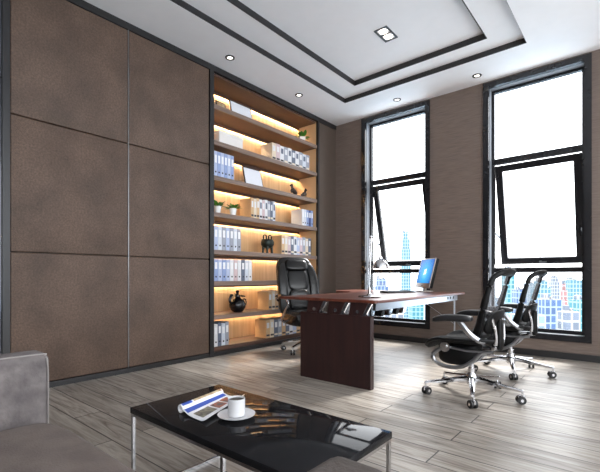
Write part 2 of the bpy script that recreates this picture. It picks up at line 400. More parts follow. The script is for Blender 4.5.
# ------------------------------------------------------------------ bookcase
bc = thing('bookcase', 'tall built-in brown wood bookcase with seven glowing shelves against the left wall', 'bookcase', (0, (BY0+BY1)/2, 0))
bo = Vector(bc.location)
def put(name, b, m, par, off, **k):
    for v in b.verts: v.co -= off
    return obj(name, b, m, par, **k)
SH = [2.986, 2.557, 2.14, 1.706, 1.26, .886, .482]; TH = .052; BASE = .1
b = B(); box(b, -BD-.028, -BD, BY0-.02, BY1+.02, .0, H-.07); put('back_panel', b, 'back_wood', bc, bo, smooth=False)
for y0, y1 in ((BY0-.058, BY0), (BY1, BY1+.036)):
    b = B(); box(b, -.02, .02, y0, y1, .001, H-.07); put('frame_post', b, 'dark_metal', bc, bo, smooth=False)
    b = B(); box(b, -BD, -.02, y0+.02 if y0 < 3.5 else y0, y1 if y0 < 3.5 else y1-.016, .001, H-.07); put('side_panel', b, 'back_wood', bc, bo, smooth=False)
b = B(); box(b, -BD, -.03, BY0, BY1, 3.335, H-.071); put('top_panel', b, 'shelf_wood', bc, bo, smooth=False)
b = B(); box(b, -BD, -.028, BY0, BY1, .0, BASE); put('base', b, 'shelf_wood', bc, bo, smooth=False)
for z in SH:
    b = B(); box(b, -BD, -.024, BY0, BY1, z-TH+.004, z); s = put('shelf', b, 'shelf_wood', bc, bo, smooth=False)
    b = B(); box(b, -.024, .0, BY0, BY1, z-TH, z+.0005); put('edge_strip', b, 'shelf_edge', s, bo, smooth=False)
for z in [3.335]+[s-TH+.004 for s in SH]:
    b = B(); box(b, -BD+.012, -BD+.024, BY0+.01, BY1-.01, z-.008, z-.001); put('led_strip', b, 'led', bc, bo, smooth=False)
    b = B(); box(b, -BD+.05, -BD+.058, BY0, BY1, z-.036, z); put('led_cover', b, 'shelf_wood', bc, bo, smooth=False)

FX = -.05
def ypix(px, x=FX): return on_x(px, 200, x).y
ordn = ['first', 'second', 'third', 'fourth', 'fifth', 'sixth', 'seventh', 'eighth', 'ninth', 'tenth']
shelfn = ['top', 'second', 'third', 'fourth', 'fifth', 'sixth', 'seventh', 'bottom']
CL = {'blue': (142, 160, 202), 'lblue': (178, 190, 218), 'pale': (206, 212, 222), 'grey': (156, 160, 172), 'white': (224, 224, 226),
      'tan': (206, 170, 128), 'cream': (222, 206, 182), 'pink': (206, 182, 184), 'slate': (98, 106, 124), 'navy': (60, 76, 130), 'dark': (60, 56, 58)}
BM_ = {k: mat('book_cloth_'+k, v, .5, var=.06, scale=20) for k, v in CL.items()}
nameof = {'blue': 'blue', 'lblue': 'light blue', 'pale': 'pale grey-blue', 'grey': 'grey', 'white': 'white', 'tan': 'tan', 'cream': 'cream', 'pink': 'pinkish', 'slate': 'slate grey', 'navy': 'navy', 'dark': 'dark'}
def bookrow(row, px0, px1, cols, hts, grp, depth=.22, kind='binder', where=''):
    """row of separate books between two picture columns on shelf number `row` (0 = top)"""
    z = (SH+[BASE])[row]+.001; y0, y1 = ypix(px0), ypix(px1); n = len(cols); w = (y1-y0)/n
    for k, c in enumerate(cols):
        h = hts[k % len(hts)]; a = y0+k*w+.0012; e = y0+(k+1)*w-.0012; cy = (a+e)/2
        t = thing('ring_binder' if kind == 'binder' else 'book',
                  '%s %s on the %s shelf %s, %s from the left' % (nameof[c], 'ring binder' if kind == 'binder' else 'book', shelfn[row], where, ordn[k]),
                  kind, (FX-depth/2, cy, z), 0, grp)
        off = Vector(t.location)
        b = B(); box(b, FX-depth, FX, a, e, z, z+h, .002, 1); put('cover', b, BM_[c], t, off, smooth=False)
        b = B(); box(b, FX-.001, FX+.0012, a+w*.2, e-w*.2, z+h*.55, z+h*.85); put('spine_label', b, BM_['white' if c not in ('white', 'pale') else 'slate'] if kind == 'book' else 'paper', t, off, smooth=False)
        if kind == 'binder':
            b = B(); tube(b, [(FX-.002, cy, z+h*.2), (FX+.0015, cy, z+h*.2)], min(.011, w*.3), 12); put('finger_ring', b, 'dark_metal', t, off)
        else:
            b = B(); box(b, FX-.001, FX+.001, a+w*.1, e-w*.1, z+h*.1, z+h*.2)
            put('spine_band', b, BM_['dark' if c in ('tan', 'cream', 'pink', 'white', 'pale') else 'cream'], t, off, smooth=False)
bookrow(1, 272, 309.5, ['cream', 'pink', 'white', 'grey', 'white', 'slate', 'white', 'grey', 'pale', 'grey'], [.245, .25, .24], 'books on the second shelf', kind='book', where='at the right')
bookrow(2, 214, 234, ['lblue', 'blue', 'lblue', 'blue', 'lblue', 'blue'], [.31], 'binders on the third shelf', where='at the left')
bookrow(3, 251, 275.5, ['tan', 'cream', 'tan', 'white', 'pink', 'white', 'grey', 'slate', 'pale'], [.27, .265, .28], 'books on the fourth shelf', kind='book', where='in the middle')
bookrow(3, 302, 313.2, ['white', 'pale', 'blue', 'navy', 'blue'], [.255], 'binders on the fourth shelf', where='at the right end')
bookrow(4, 214, 241, ['lblue', 'pale', 'grey', 'lblue', 'grey', 'pale', 'grey'], [.29], 'binders on the fifth shelf', where='at the left')
bookrow(4, 281.5, 311, ['tan', 'cream', 'pink', 'slate', 'white', 'lblue', 'pink', 'grey', 'cream', 'slate'], [.27, .275, .26], 'books on the fifth shelf', kind='book', where='at the right')
bookrow(5, 214, 252, ['blue', 'lblue', 'blue', 'lblue', 'white', 'pink', 'white', 'slate', 'pale', 'white'], [.27], 'binders on the sixth shelf', where='at the left')
bookrow(6, 268.5, 285, ['tan', 'cream', 'tan', 'slate', 'pink'], [.25, .26], 'books on the seventh shelf', kind='book', where='behind the armchair')
bookrow(7, 214, 229, ['white', 'slate', 'pale', 'grey'], [.27, .285], 'binders on the bottom shelf', where='at the left')
bookrow(7, 266, 300, ['tan', 'cream', 'slate', 'grey', 'tan', 'slate', 'white', 'lblue', 'tan'], [.245, .25, .24], 'books on the bottom shelf', kind='book', where='at the right')

def picture(px, w, h, z, label, m, lean=10, x=-.12, rz=0, fr=.012):
    t = thing('picture_frame', label, 'picture frame', (x, ypix(px, x), z+.005), 0)
    R = Matrix.Rotation(rz, 4, 'Z') @ Matrix.Rotation(math.radians(-lean), 4, 'Y')
    b = B(); box(b, -.012, 0, -w/2, w/2, 0, h)
    for v in b.verts: v.co = R @ v.co
    obj('frame', b, 'dark_metal', t, False)
    b = B(); box(b, 0, .002, -w/2+fr, w/2-fr, fr, h-fr)
    for v in b.verts: v.co = R @ v.co
    obj('print', b, m, t, False)
    b = B(); bar(b, R @ Vector((-.012, 0, h*.6)), Vector((-.13, 0, .005)), .03, .006); obj('easel_leg', b, 'dark_metal', t, False)
picture(243, .37, .225, SH[0], 'thin framed blank white picture leaning on the top shelf', M['board'], 14)
picture(255, .33, .27, SH[2], 'blank white picture leaning beside the blue binders on the third shelf', M['board'], 14)
picture(222, .15, .17, SH[0], 'small beige picture at the left end of the top shelf', M['pale'], 10, x=-.2)
# tall narrow dark frame against the left side of the top shelf
t = thing('photo_stand', 'narrow dark upright photo stand at the left edge of the top shelf', 'photo stand', (-.12, BY0+.025, SH[0]+.001))
b = B(); box(b, -.09, .09, -.008, .008, 0, .22, .002, 1); obj('frame', b, 'dark_metal', t, False)
b = B(); box(b, -.075, .075, .008, .01, .015, .205); obj('print', b, M['pale'], t, False)
# white storage box
t = thing('storage_box', 'white lidded storage box at the left of the second shelf', 'box', (-.2, ypix(232, -.05), SH[1]+.001))
b = B(); box(b, -.14, .14, -.19, .19, 0, .13, .004, 1); obj('body', b, 'boxw', t, False)
b = B(); box(b, -.145, .145, -.195, .195, .122, .165, .005, 1); obj('lid', b, 'boxw', t, False)

def plant(px, z, s, label, name='potted_plant', x=-.13, white=True, sq=False):
    t = thing(name, label, 'plant', (x, ypix(px, x), z+.001), 0, 'potted plants in the bookcase')
    b = B()
    if sq:
        rr = [(.052, 0), (.06, .1), (.053, .1), (.052, .09)]
    else: rr = [(.036, 0), (.052, .115), (.046, .115), (.044, .1)]
    lathe(b, [(r*s, zz*s) for r, zz in rr], n=4 if sq else 20, capt=True); obj('pot', b, 'pot', t, ang=40)
    b = B(); lathe(b, [(.046*s, .1*s), (.03*s, .106*s)], n=16, capt=True); obj('soil', b, 'soil', t)
    b = B(); rnd = random.Random(int(px))
    for k in range(26):
        a = rnd.random()*2*PI; el = rnd.uniform(.25, 1.35); ln = rnd.uniform(.1, .165)*s; w = .021*s
        d = Vector((math.cos(a)*math.cos(el), math.sin(a)*math.cos(el), math.sin(el))); sd = Vector((-math.sin(a), math.cos(a), 0))
        p0 = Vector((math.cos(a)*.015*s, math.sin(a)*.015*s, .1*s)); up = sd.cross(d)
        prev = None
        for q, wd in ((0, .3), (.3, .9), (.6, 1), (.85, .55), (1, .04)):
            c = p0+d*ln*q-Vector((0, 0, 1))*ln*.28*q*q
            row = [bm_ for bm_ in (b.verts.new(c-sd*w*wd), b.verts.new(c-up*w*.25*wd), b.verts.new(c+sd*w*wd))]
            if prev:
                b.faces.new((prev[0], prev[1], row[1], row[0])); b.faces.new((prev[1], prev[2], row[2], row[1]))
            prev = row
    obj('foliage', b, 'leaf', t)
    return t
plant(217.5, SH[3], .9, 'leafy green plant in a white pot at the left end of the fourth shelf')
plant(233, SH[3], .9, 'leafy green plant in a white pot, nearer the books on the fourth shelf')
plant(302.5, SH[0], 1.0, 'green plant in a square white pot at the right end of the top shelf', sq=True)

# bronze tripod vessel
t = thing('bronze_vessel', 'dark bronze vessel with two loop handles on the fifth shelf', 'vessel', (-.16, ypix(267.5, -.16), SH[4]+.001))
t.scale = (1.25, 1.25, 1.05)
b = B(); lathe(b, [(.02, .075), (.055, .085), (.072, .12), (.074, .16), (.066, .185), (.07, .19), (.062, .19), (.058, .15)], n=24); obj('bowl', b, 'bronze', t)
for k in range(4):
    a = PI/4+k*PI/2; b = B(); tube(b, [(math.cos(a)*.045, math.sin(a)*.045, .095), (math.cos(a)*.05, math.sin(a)*.05, .04), (math.cos(a)*.052, math.sin(a)*.052, 0)], [.018, .012, .015], 10); obj('leg', b, 'bronze', t)
for s in (-1, 1):
    b = B(); tube(b, spline([(0, s*.02, .185), (0, s*.018, .235), (0, s*.04, .25), (0, s*.062, .235), (0, s*.06, .185)], 4), .008, 8); obj('handle', b, 'bronze', t)
# black dragon-like teapot vase
t = thing('teapot', 'black round ornamental teapot with a sprig-like lid on the seventh shelf', 'teapot', (-.17, ypix(237.5, -.17), SH[6]+.001))
b = B(); lathe(b, [(.055, 0), (.075, .01), (.105, .06), (.108, .1), (.085, .15), (.045, .175), (.035, .19), (.03, .2)], n=28, capt=True); obj('body', b, 'vase', t)
b = B(); tube(b, spline([(0, -.085, .1), (0, -.125, .14), (0, -.12, .19), (0, -.1, .215)], 5), [.018]*16, 10); superq(b, (0, -.1, .22), (.02, .024, .014), .8, 10, 6); obj('spout', b, 'vase', t)
b = B(); tube(b, spline([(0, .075, .15), (0, .13, .16), (0, .15, .11), (0, .12, .06), (0, .095, .05)], 5), .009, 8); obj('handle', b, 'vase', t)
b = B(); lathe(b, [(.036, .2), (.034, .215), (.015, .225), (.018, .25), (.026, .265), (.012, .28)], n=16, capt=True); obj('lid', b, 'vase', t)
b = B()
for p, q in (((0, .01, .2), (0, .07, .205)), ((0, .07, .205), (0, .13, .195)), ((0, .03, .21), (0, -.05, .235))): tube(b, [p, q], [.013, .007], 8)
obj('ornament', b, 'vase', t)
# figurines
def figurine(px, h, label, flip=1):
    t = thing('horse_figurine', label, 'figurine', (-.15, ypix(px, -.15), SH[2]+.001), 0, 'bronze figurines on the third shelf')
    s = h/.2; f = flip
    b = B(); box(b, -.03*s, .03*s, -.055*s, .055*s, 0, .018*s, .003, 1); obj('plinth', b, 'figure', t, False)
    b = B()
    tube(b, spline([(0, f*.05*s, .07*s), (0, f*.02*s, .09*s), (0, -f*.02*s, .12*s), (0, -f*.035*s, .16*s)], 4), [.032*s]*3+[.036*s]*4+[.034*s]*3+[.022*s]*3, 10)
    tube(b, [(0, -f*.03*s, .165*s), (0, -f*.045*s, .19*s), (0, -f*.075*s, .172*s)], [.02*s, .026*s, .014*s], 10)
    for dx in (-.012, .012):
        tube(b, [(dx*s, f*.045*s, .075*s), (dx*s, f*.055*s, .045*s), (dx*s, f*.04*s, .017*s)], [.018*s, .011*s, .011*s], 8)
        tube(b, [(dx*s, -f*.02*s, .115*s), (dx*s, -f*.05*s, .1*s), (dx*s, -f*.04*s, .065*s)], [.015*s, .011*s, .008*s], 8)
    tube(b, [(0, f*.05*s, .075*s), (0, f*.08*s, .08*s), (0, f*.085*s, .03*s)], [.013*s, .014*s, .005*s], 8)
    obj('body', b, 'figure', t)
figurine(293.5, .185, 'dark bronze animal figurine on the third shelf, left one of the pair')
figurine(304, .165, 'dark bronze animal figurine on the third shelf, nearer the right side panel', -1)

# ------------------------------------------------------------------ ceiling lights
def downlight(px, py, where):
    p = on_z(px, py, H); t = thing('downlight', 'round recessed ceiling spotlight '+where, 'ceiling light', (p.x, p.y, H), 0, 'round ceiling spotlights')
    b = B(); lathe(b, [(.032, -.001), (.033, -.008), (.052, -.008), (.055, -.001), (.055, 0), (.032, 0)], n=28, capb=False); obj('rim', b, 'dark_metal', t)
    b = B(); lathe(b, [(.0315, -.003), (.001, -.0035)], n=24, capb=False, capt=True); obj('lens', b, 'lamp', t)
downlight(230, 57.5, 'above the padded panels beside the bookcase')
downlight(299, 95, 'above the right half of the bookcase')
downlight(477, 75.5, 'in front of the right-hand window')
downlight(397, 99.5, 'in front of the left-hand window')
p = on_z(386, 34, H2)
t = thing('twin_downlight', 'rectangular twin spotlight recessed in the middle of the ceiling tray', 'ceiling light', (p.x, p.y, H2))
b = B(); ring(b, (-.075, .075, -.13, .13), (-.058, .058, -.113, .113), -.008, 0); box(b, -.058, .058, -.006, .006, -.006, 0); obj('frame', b, 'dark_metal', t, False)
for s in (-1, 1):
    b = B(); lathe(b, [(.044, -.001), (.044, -.004), (.001, -.005)], (0, s*.059, 0), n=24, capb=False, capt=True); obj('lens', b, 'lamp', t)

# ------------------------------------------------------------------ desk
DX0, DX1, DY0, DY1, DT = 1.12, 2.2, 2.905, 5.1, .75
t = thing('executive_desk', 'long reddish brown executive desk with steel beam in front of the bookcase', 'desk', (1.7, 4.0, 0))
off = Vector(t.location)
b = B()
prism(b, [(DX0, DY0), (DX1-.02, DY0), (DX1, DY0+.02), (DX1, DY1-.02), (DX1-.02, DY1), (.62, DY1), (.58, DY1-.05), (.6, 4.62), (.68, 4.5), (.95, 4.42), (1.07, 4.3), (DX0, 4.1)], 'z', .724, DT)
o = put('desktop', b, 'desk_wood', t, off, smooth=False)
bv = o.modifiers.new('bev', 'BEVEL'); bv.width = .006; bv.segments = 2; bv.limit_method = 'ANGLE'
b = B(); box(b, 1.37, 2.132, 2.925, 2.98, .0, .612, .003, 1); put('end_panel', b, 'desk_dark', t, off, smooth=False)
for x in (1.44, 1.68, 1.91):
    b = B(); prism(b, [(x, .612), (x+.13, .612), (x+.19, .723), (x+.02, .723)], 'y', 2.935, 2.972)
    k = put('bracket', b, 'desk_dark', t, off, smooth=False)
    b = B(); tube(b, [(x+.09, 2.93, .645), (x+.09, 2.937, .645)], .016, 14); put('bolt', b, 'chrome', k, off)
    b = B(); bar(b, (x+.15, 2.95, .615), (x+.215, 2.95, .722), .02, .022); put('strut', b, 'chrome', k, off, smooth=False)
b = B(); box(b, 2.085, 2.115, 3.04, 5.06, .652, .7235); bm = put('support_beam', b, 'satin', t, off, smooth=False)
b = B()
for y in (4.72, 4.80, 4.9): box(b, 2.114, 2.1165, y, y+.035, .675, .705)
put('slot', b, 'black', bm, off, smooth=False)
for k, y in enumerate((3.1, 3.24, 3.38, 3.52)):
    b = B(); prism(b, [(y, .6), (y+.045, .6), (y+.09, .652), (y+.03, .652)], 'x', 2.06, 2.13); put('cable_fin', b, 'black' if k % 2 == 0 else 'chrome', t, off, smooth=False)
for x in (2.10,):
    b = B(); tube(b, [(x, 5.0, 0.004), (x, 5.0, .652)], .009, 10); lathe(b, [(.02, 0), (.02, .006), (.009, .008)], (x, 5.0, 0), 16); put('leg', b, 'satin', t, off)
b = B(); tube(b, [(2.10, 4.15, .655), (2.10, 5.0, .36)], .0022, 6); put('brace_wire', b, 'satin', t, off)
b = B(); box(b, .62, .66, 4.6, 5.05, 0, .724, .003, 1); put('wing_panel', b, 'desk_dark', t, off, smooth=False)

Z = DT+.0015
# desk lamp
bp = on_z(369.5, 297.3, DT); 
t = thing('desk_lamp', 'chrome swing-arm desk lamp with dome shade on the desk', 'lamp', (bp.x, bp.y, Z))
def scr(dx, dy, dd=0): return RT*dx + FW*dd + Vector((0, 0, dy))   # lamp arm swings in this vertical plane
b = B(); lathe(b, [(.105, 0), (.108, .006), (.1, .012), (.03, .016), (.022, .03), (.012, .034)], n=32); obj('base', b, 'chrome', t)
b = B(); tube(b, [scr(0, .03), scr(0, .09)], .013, 12); tube(b, [scr(0, .09), scr(0.018, .565)], .0045, 10); tube(b, [scr(-.018, .09), scr(.004, .555)], .003, 8); obj('post', b, 'chrome', t)
b = B(); superq(b, scr(.012, .565), (.014, .014, .014), 1, 12, 8); tube(b, [scr(.014, .565), scr(.092, .375)], .004, 10); obj('arm', b, 'chrome', t)
c = scr(.105, .27)
b = B(); lathe(b, [(.074, 0), (.078, .006), (.075, .03), (.058, .062), (.03, .082), (.018, .09), (.016, .108), (.004, .112)], c, 28, capb=False); sh = obj('lamp_shade', b, 'chrome', t)
sh.modifiers.new('sol', 'SOLIDIFY').thickness = .0015
b = B(); superq(b, c+Vector((0, 0, .025)), (.024, .024, .03), 1, 14, 8); obj('bulb', b, 'white', sh)

# monitor
mp_ = on_y(426, 291, 4.93); nrm = Vector((-.70, -.714, 0)).normalized()
t = thing('computer_monitor', 'silver flat computer monitor with a glowing blue screen on the desk', 'monitor', (mp_.x-.06, mp_.y, Z), math.atan2(nrm.y, nrm.x)+PI/2)
T = Matrix.Translation(Vector((0, 0, .05))) @ Matrix.Rotation(math.radians(-14), 4, 'X')
def tm(b, T=T):
    for v in b.verts: v.co = T @ v.co
    return b
b = B(); box(b, -.225, .225, .0, .009, 0, .385, .003, 2); obj('bezel', tm(b), 'silver', t)
b = B(); box(b, -.223, .223, .009, .05, .004, .382, .008, 2); obj('housing', tm(b), 'black', t)
b = B(); box(b, -.207, .207, -.001, .002, .06, .372)
m, nt, bs = nm('screen_glow'); setp(bs, 'Base Color', (0, 0, 0, 1)); setp(bs, 'Roughness', .25)
tc = nt.nodes.new('ShaderNodeTexCoord'); sb = nt.nodes.new('ShaderNodeVectorMath'); sb.operation = 'SUBTRACT'; sb.inputs[1].default_value = (.0, 0, .24)
ln_ = nt.nodes.new('ShaderNodeVectorMath'); ln_.operation = 'LENGTH'; rp = nt.nodes.new('ShaderNodeValToRGB')
nt.links.new(tc.outputs['Object'], sb.inputs[0]); nt.links.new(sb.outputs[0], ln_.inputs[0]); nt.links.new(ln_.outputs['Value'], rp.inputs[0])
e = rp.color_ramp.elements; e[0].position = 0; e[0].color = lin((130, 225, 250)); e[1].position = .24; e[1].color = lin((12, 96, 186)); x_ = e.new(.1); x_.color = lin((40, 165, 232))
nt.links.new(rp.outputs[0], bs.inputs['Emission Color']); setp(bs, 'Emission Strength', 1.0)
scn = obj('screen', tm(b), m, t, False)
wm = emis('screen_logo_glow', (225, 240, 255), 1.0)
b = B()
for i in (0, 1):
    for j in (0, 1):
        x0 = -.035+i*.037; z0 = .165+j*.037; sk = .008
        vs = [b.verts.new(T @ Vector((x, -.0018, z))) for x, z in ((x0, z0+sk*i), (x0+.033, z0+sk*(i+1)), (x0+.033, z0+.033+sk*(i+1)), (x0, z0+.033+sk*i))]
        b.faces.new(vs)
obj('logo', b, wm, scn, False)
b = B(); box(b, -.02, .02, -.0012, .001, .022, .03); obj('badge', tm(b), 'black', t, False)
b = B(); box(b, -.035, .035, .03, .055, .0, .15, .006, 2); obj('stand', b, 'silver', t)
b = B(); box(b, -.11, .11, -.04, .11, .0, .012, .005, 2); obj('stand_base', b, 'silver', t)
# keyboard
kp = on_z(402, 292.3, DT)
kp = Vector((1.62, 4.45, Z))
t = thing('keyboard', 'slim grey computer keyboard lying on the desk before the monitor', 'keyboard', kp, math.radians(70))
b = B(); prism(b, [(-.07, 0), (.07, 0), (.07, .022), (-.07, .01)], 'x', -.22, .22)
obj('case', b, 'black', t, False)
b = B()
for i in range(15):
    for j in range(5):
        x = -.205+i*.0275; y = -.06+j*.0245; z = .0095+(y+.07)*.0857
        box(b, x, x+.023, y, y+.02, z, z+.006)
o = obj('key', b, 'keys', t, False); o['kind'] = 'stuff'

# ------------------------------------------------------------------ office chairs
def caster(b_, x, y, par, z=.0, ang=0):
    b = B(); R = Matrix.Translation(Vector((x, y, z))) @ Matrix.Rotation(ang, 4, 'Z')
    for s in (-1, 1): tube(b, [(-.0, s*.008, .03), (0, s*.026, .03)], .03, 18)
    tm(b, R); w = obj('caster', b, 'rubber', par)
    b = B(); box(b, -.02, .03, -.006, .006, .03, .062, .003, 1); tube(b, [(.012, 0, .05), (.012, 0, .088)], .008, 10)
    for s in (-1, 1): tube(b, [(0, s*.026, .03), (0, s*.028, .03)], .012, 12)
    tm(b, R); obj('caster_fork', b, 'chrome', w)
def star_base(par, r=.32, a0=0, zc=.15, flat=False):
    b = B(); lathe(b, [(.032, .085), (.045, .1), (.045, .15), (.032, .175), (.03, .18)], n=24, capt=True); hb = obj('base_hub', b, 'chrome', par)
    for k in range(5):
        a = a0+k*2*PI/5; c, s = math.cos(a), math.sin(a)
        b = B(); R = Matrix.Rotation(a, 4, 'Z')
        pts = [(.03, .135, .028, .022), (.12, .125, .022, .018), (.22, .11, .018, .014), (r, .096, .014, .01), (r+.018, .094, .01, .008)]
        prev = None
        for x, z, w, h in pts:
            rw = [b.verts.new((x, sy*w, z+sz*h)) for sy, sz in ((-1, -.8), (-.6, -1), (.6, -1), (1, -.8), (1, .4), (.5, 1), (-.5, 1), (-1, .4))]
            if prev:
                for q in range(8): b.faces.new((prev[q], prev[(q+1) % 8], rw[(q+1) % 8], rw[q]))
            else: b.faces.new(rw)
            prev = rw
        b.faces.new(prev[::-1]); tm(b, R); obj('base_spoke', b, 'chrome', par)
        caster(None, c*r, s*r, par, 0, a+.6)

def mesh_chair(label, loc, rz):
    """faces local -x"""
    t = thing('office_chair', label, 'chair', loc, rz, 'mesh office chairs facing the desk')
    star_base(t, .352, math.radians(0))
    b = B(); tube(b, [(0, 0, .16), (0, 0, .22)], .026, 18); tube(b, [(0, 0, .21), (0, 0, .36)], .018, 14); obj('gas_cylinder', b, 'chrome', t)
    # tilt housing
    b = B(); superq(b, (-.09, 0, .315), (.165, .10, .085), .62, 26, 14, lambda v: Vector((v.x, v.y, v.z+.45*max(0, v.x+.02)+(.02 if v.z > .33 else 0)))); th = obj('tilt_housing', b, 'black', t)
    for s in (-1, 1):
        b = B(); tube(b, spline([(-.15, s*.11, .40), (-.22, s*.115, .355), (-.27, s*.118, .31), (-.25, s*.118, .255), (-.16, s*.115, .225), (-.05, s*.11, .235), (.04, s*.11, .29), (.10, s*.11, .355), (.17, s*.1, .38)], 5), .016, 10, rx=.010)
        tube(b, [(-.17, s*.11, .385), (.0, s*.115, .37), (.19, s*.105, .375)], .011, 10)
        obj('side_rail', b, 'satin', t)
        b = B(); tube(b, [(-.165, s*.1, .385), (-.165, s*.14, .385)], .04, 20); tube(b, [(-.165, s*.14, .385), (-.165, s*.146, .385)], .022, 16); obj('pivot_disc', b, 'chrome', t)
    # seat: frame with a waterfall front and mesh pad
    def seatz(v):
        x, y, z = v
        drop = -.05*max(0, (-x-.14)/.14)**2 if x < -.14 else 0
        return Vector((x, y, z+drop-.025*(1-min(1, (abs(y)/.24))**2)+.015*max(0, x)/.2))
    b = B(); superq(b, (-.06, 0, .465), (.25, .26, .028), .45, 32, 10, seatz); obj('seat', b, 'blackfab', t)
    b = B(); pts = []
    for k in range(33):
        a = 2*PI*k/32; pp = lambda v: math.copysign(abs(v)**.5, v)
        pts.append(seatz(Vector((-.06+.25*pp(math.cos(a)), .262*pp(math.sin(a)), .468))))
    tube(b, pts, .014, 8, cap=False); obj('seat_frame', b, 'black', t)
    # back: curved hoop frame; width and lean vary with height
    prof = [(.49, .105, .16), (.56, .135, .185), (.65, .165, .215), (.76, .195, .235), (.87, .225, .235), (.94, .25, .215)]
    def bx(z):
        for (z0, x0, w0), (z1, x1, w1) in zip(prof, prof[1:]):
            if z <= z1: q = (z-z0)/(z1-z0); return x0+(x1-x0)*q, w0+(w1-w0)*q
        return prof[-1][1], prof[-1][2]
    b = B(); hoop = []
    for z, x, w in prof: hoop.append((x-.03*1, -w, z))
    hoop += [(.265, -.17, .975), (.285, -.08, .985), (.288, .0, .987), (.285, .08, .985), (.265, .17, .975)]
    for z, x, w in prof[::-1]: hoop.append((x-.03, w, z))
    hoop += [(.1, .06, .465), (.1, -.06, .465), (prof[0][1]-.03, -prof[0][2], prof[0][0])]
    sp = spline(hoop, 5); tube(b, sp, [.02+.014*min(1, max(0, (.85-p.z)*3)) for p in sp], 10, rx=.03, cap=False); obj('back_frame', b, 'black', t)
    b = B(); superq(b, (.268, 0, .968), (.014, .17, .02), .6, 22, 10, lambda v: Vector((v.x+.25*(v.z-.955)-.3*v.y*v.y, v.y, v.z))); obj('head_band', b, 'black', t)
    b = B(); rows = []
    for i in range(15):
        z = .49+(.955-.49)*i/14; x, w = bx(z)
        rows.append([b.verts.new((x-.03+.028*(1-(2*j/10-1)**2), (2*j/10-1)*w, z)) for j in range(11)])
    for r0, r1 in zip(rows, rows[1:]):
        for j in range(10): b.faces.new((r0[j], r0[j+1], r1[j+1], r1[j]))
    o = obj('back_mesh', b, 'mesh', t)
    b = B(); superq(b, (.165, 0, .60), (.018, .2, .09), .55, 20, 10, lambda v: Vector((v.x+.3*(v.z-.6)+.02*(1-(v.y/.2)**2), v.y, v.z))); obj('lumbar_pad', b, 'black', t)
    # rear uprights joining back and tilt
    for s in (-1, 1):
        b = B(); tube(b, spline([(.12, s*.1, .385), (.185, s*.1, .40), (.205, s*.105, .46), (.2, s*.12, .56), (.19, s*.15, .64)], 5), .015, 10, rx=.01); obj('back_upright', b, 'chrome', t)
    b = B(); superq(b, (.21, 0, .5), (.02, .055, .12), .5, 18, 10); obj('back_spine', b, 'black', t)
    b = B(); tube(b, [(.19, -.13, .41), (.19, .13, .41)], .012, 12); obj('cross_bar', b, 'chrome', t)
    for s in (-1, 1):
        b = B(); tube(b, spline([(.16, s*.18, .47), (.13, s*.235, .47), (.07, s*.27, .52), (.02, s*.275, .58), (-.01, s*.275, .618)], 5), .02, 10, rx=.012)
        obj('arm_support', b, 'satin', t)
        b = B(); superq(b, (-.06, s*.272, .635), (.15, .047, .026), .55, 22, 10, lambda v: Vector((v.x, v.y, v.z-.025*max(0, (-v.x-.06)/.145)**2))); obj('arm_pad', b, 'armpad', t)
    return t
c1 = mesh_chair('black mesh office chair with chrome base in front of the desk, nearest the viewer', (2.81, 3.34, 0), 0)
c2 = dup(c1, (2.86, 4.40, 0), math.radians(-2), 'black mesh office chair farther back, beside the right-hand window')

def boss_chair():
    """faces local +x"""
    t = thing('executive_chair', 'high-backed black leather executive armchair behind the desk, before the bookcase', 'chair', (.62, 3.93, 0), math.radians(-26))
    star_base(t, .30, math.radians(15))
    b = B(); tube(b, [(0, 0, .17), (0, 0, .28)], .03, 18); tube(b, [(0, 0, .27), (0, 0, .37)], .018, 14); obj('gas_cylinder', b, 'chrome', t)
    b = B(); box(b, -.14, .14, -.1, .1, .355, .395, .01, 2); obj('tilt_mechanism', b, 'black', t)
    b = B(); superq(b, (.0, 0, .42), (.27, .27, .085), .4, 28, 12); superq(b, (.04, 0, .485), (.23, .2, .035), .45, 28, 12); obj('seat', b, 'leather', t)
    def lean(v):  # gentle S-curve of the back
        z = v.z; return Vector((v.x-.24-.22*(z-.45)+.04*math.sin((z-.45)*4.5), v.y, z))
    b = B(); superq(b, (0, 0, .82), (.05, .275, .385), .38, 32, 20, lambda v: lean(Vector((v.x, v.y*(1-.10*max(0, (v.z-.9)/.3)**2), v.z)))); bk = obj('backrest', b, 'leather', t)
    for s in (-1, 1):
        b = B(); superq(b, (.035, s*.22, .80), (.045, .062, .33), .5, 20, 20, lambda v: lean(Vector((v.x, v.y-s*.05*max(0, (v.z-.9)/.25)**2, v.z)))); obj('side_bolster', b, 'leather', bk)
    b = B(); superq(b, (.045, 0, .90), (.035, .142, .14), .5, 24, 14, lean); obj('upper_cushion', b, 'leather', bk)
    b = B(); superq(b, (.05, 0, .64), (.04, .145, .14), .5, 24, 14, lean); obj('lumbar_cushion', b, 'leather', bk)
    b = B(); superq(b, (.06, 0, 1.10), (.045, .155, .072), .55, 24, 14, lean); obj('headrest', b, 'leather', bk)
    for s in (-1, 1):
        y = s*.325
        b = B(); tube(b, spline([(-.27, s*.25, .62), (-.2, y, .66), (-.08, y, .70), (.06, y, .695), (.17, y, .655), (.2, y, .62), (.17, y, .58), (.08, y, .5), (.0, y, .41), (-.02, s*.27, .385), (-.02, s*.1, .378)], 5), .016, 10, rx=.011); a = obj('armrest', b, 'chrome', t)
        b = B(); tube(b, spline([(-.15, y, .69), (-.08, y, .712), (.06, y, .708), (.15, y, .678)], 5), [.008]+[.013]*13+[.008]*2, 10, rx=.026); obj('arm_pad', b, 'leather', a)
    return t
boss_chair()

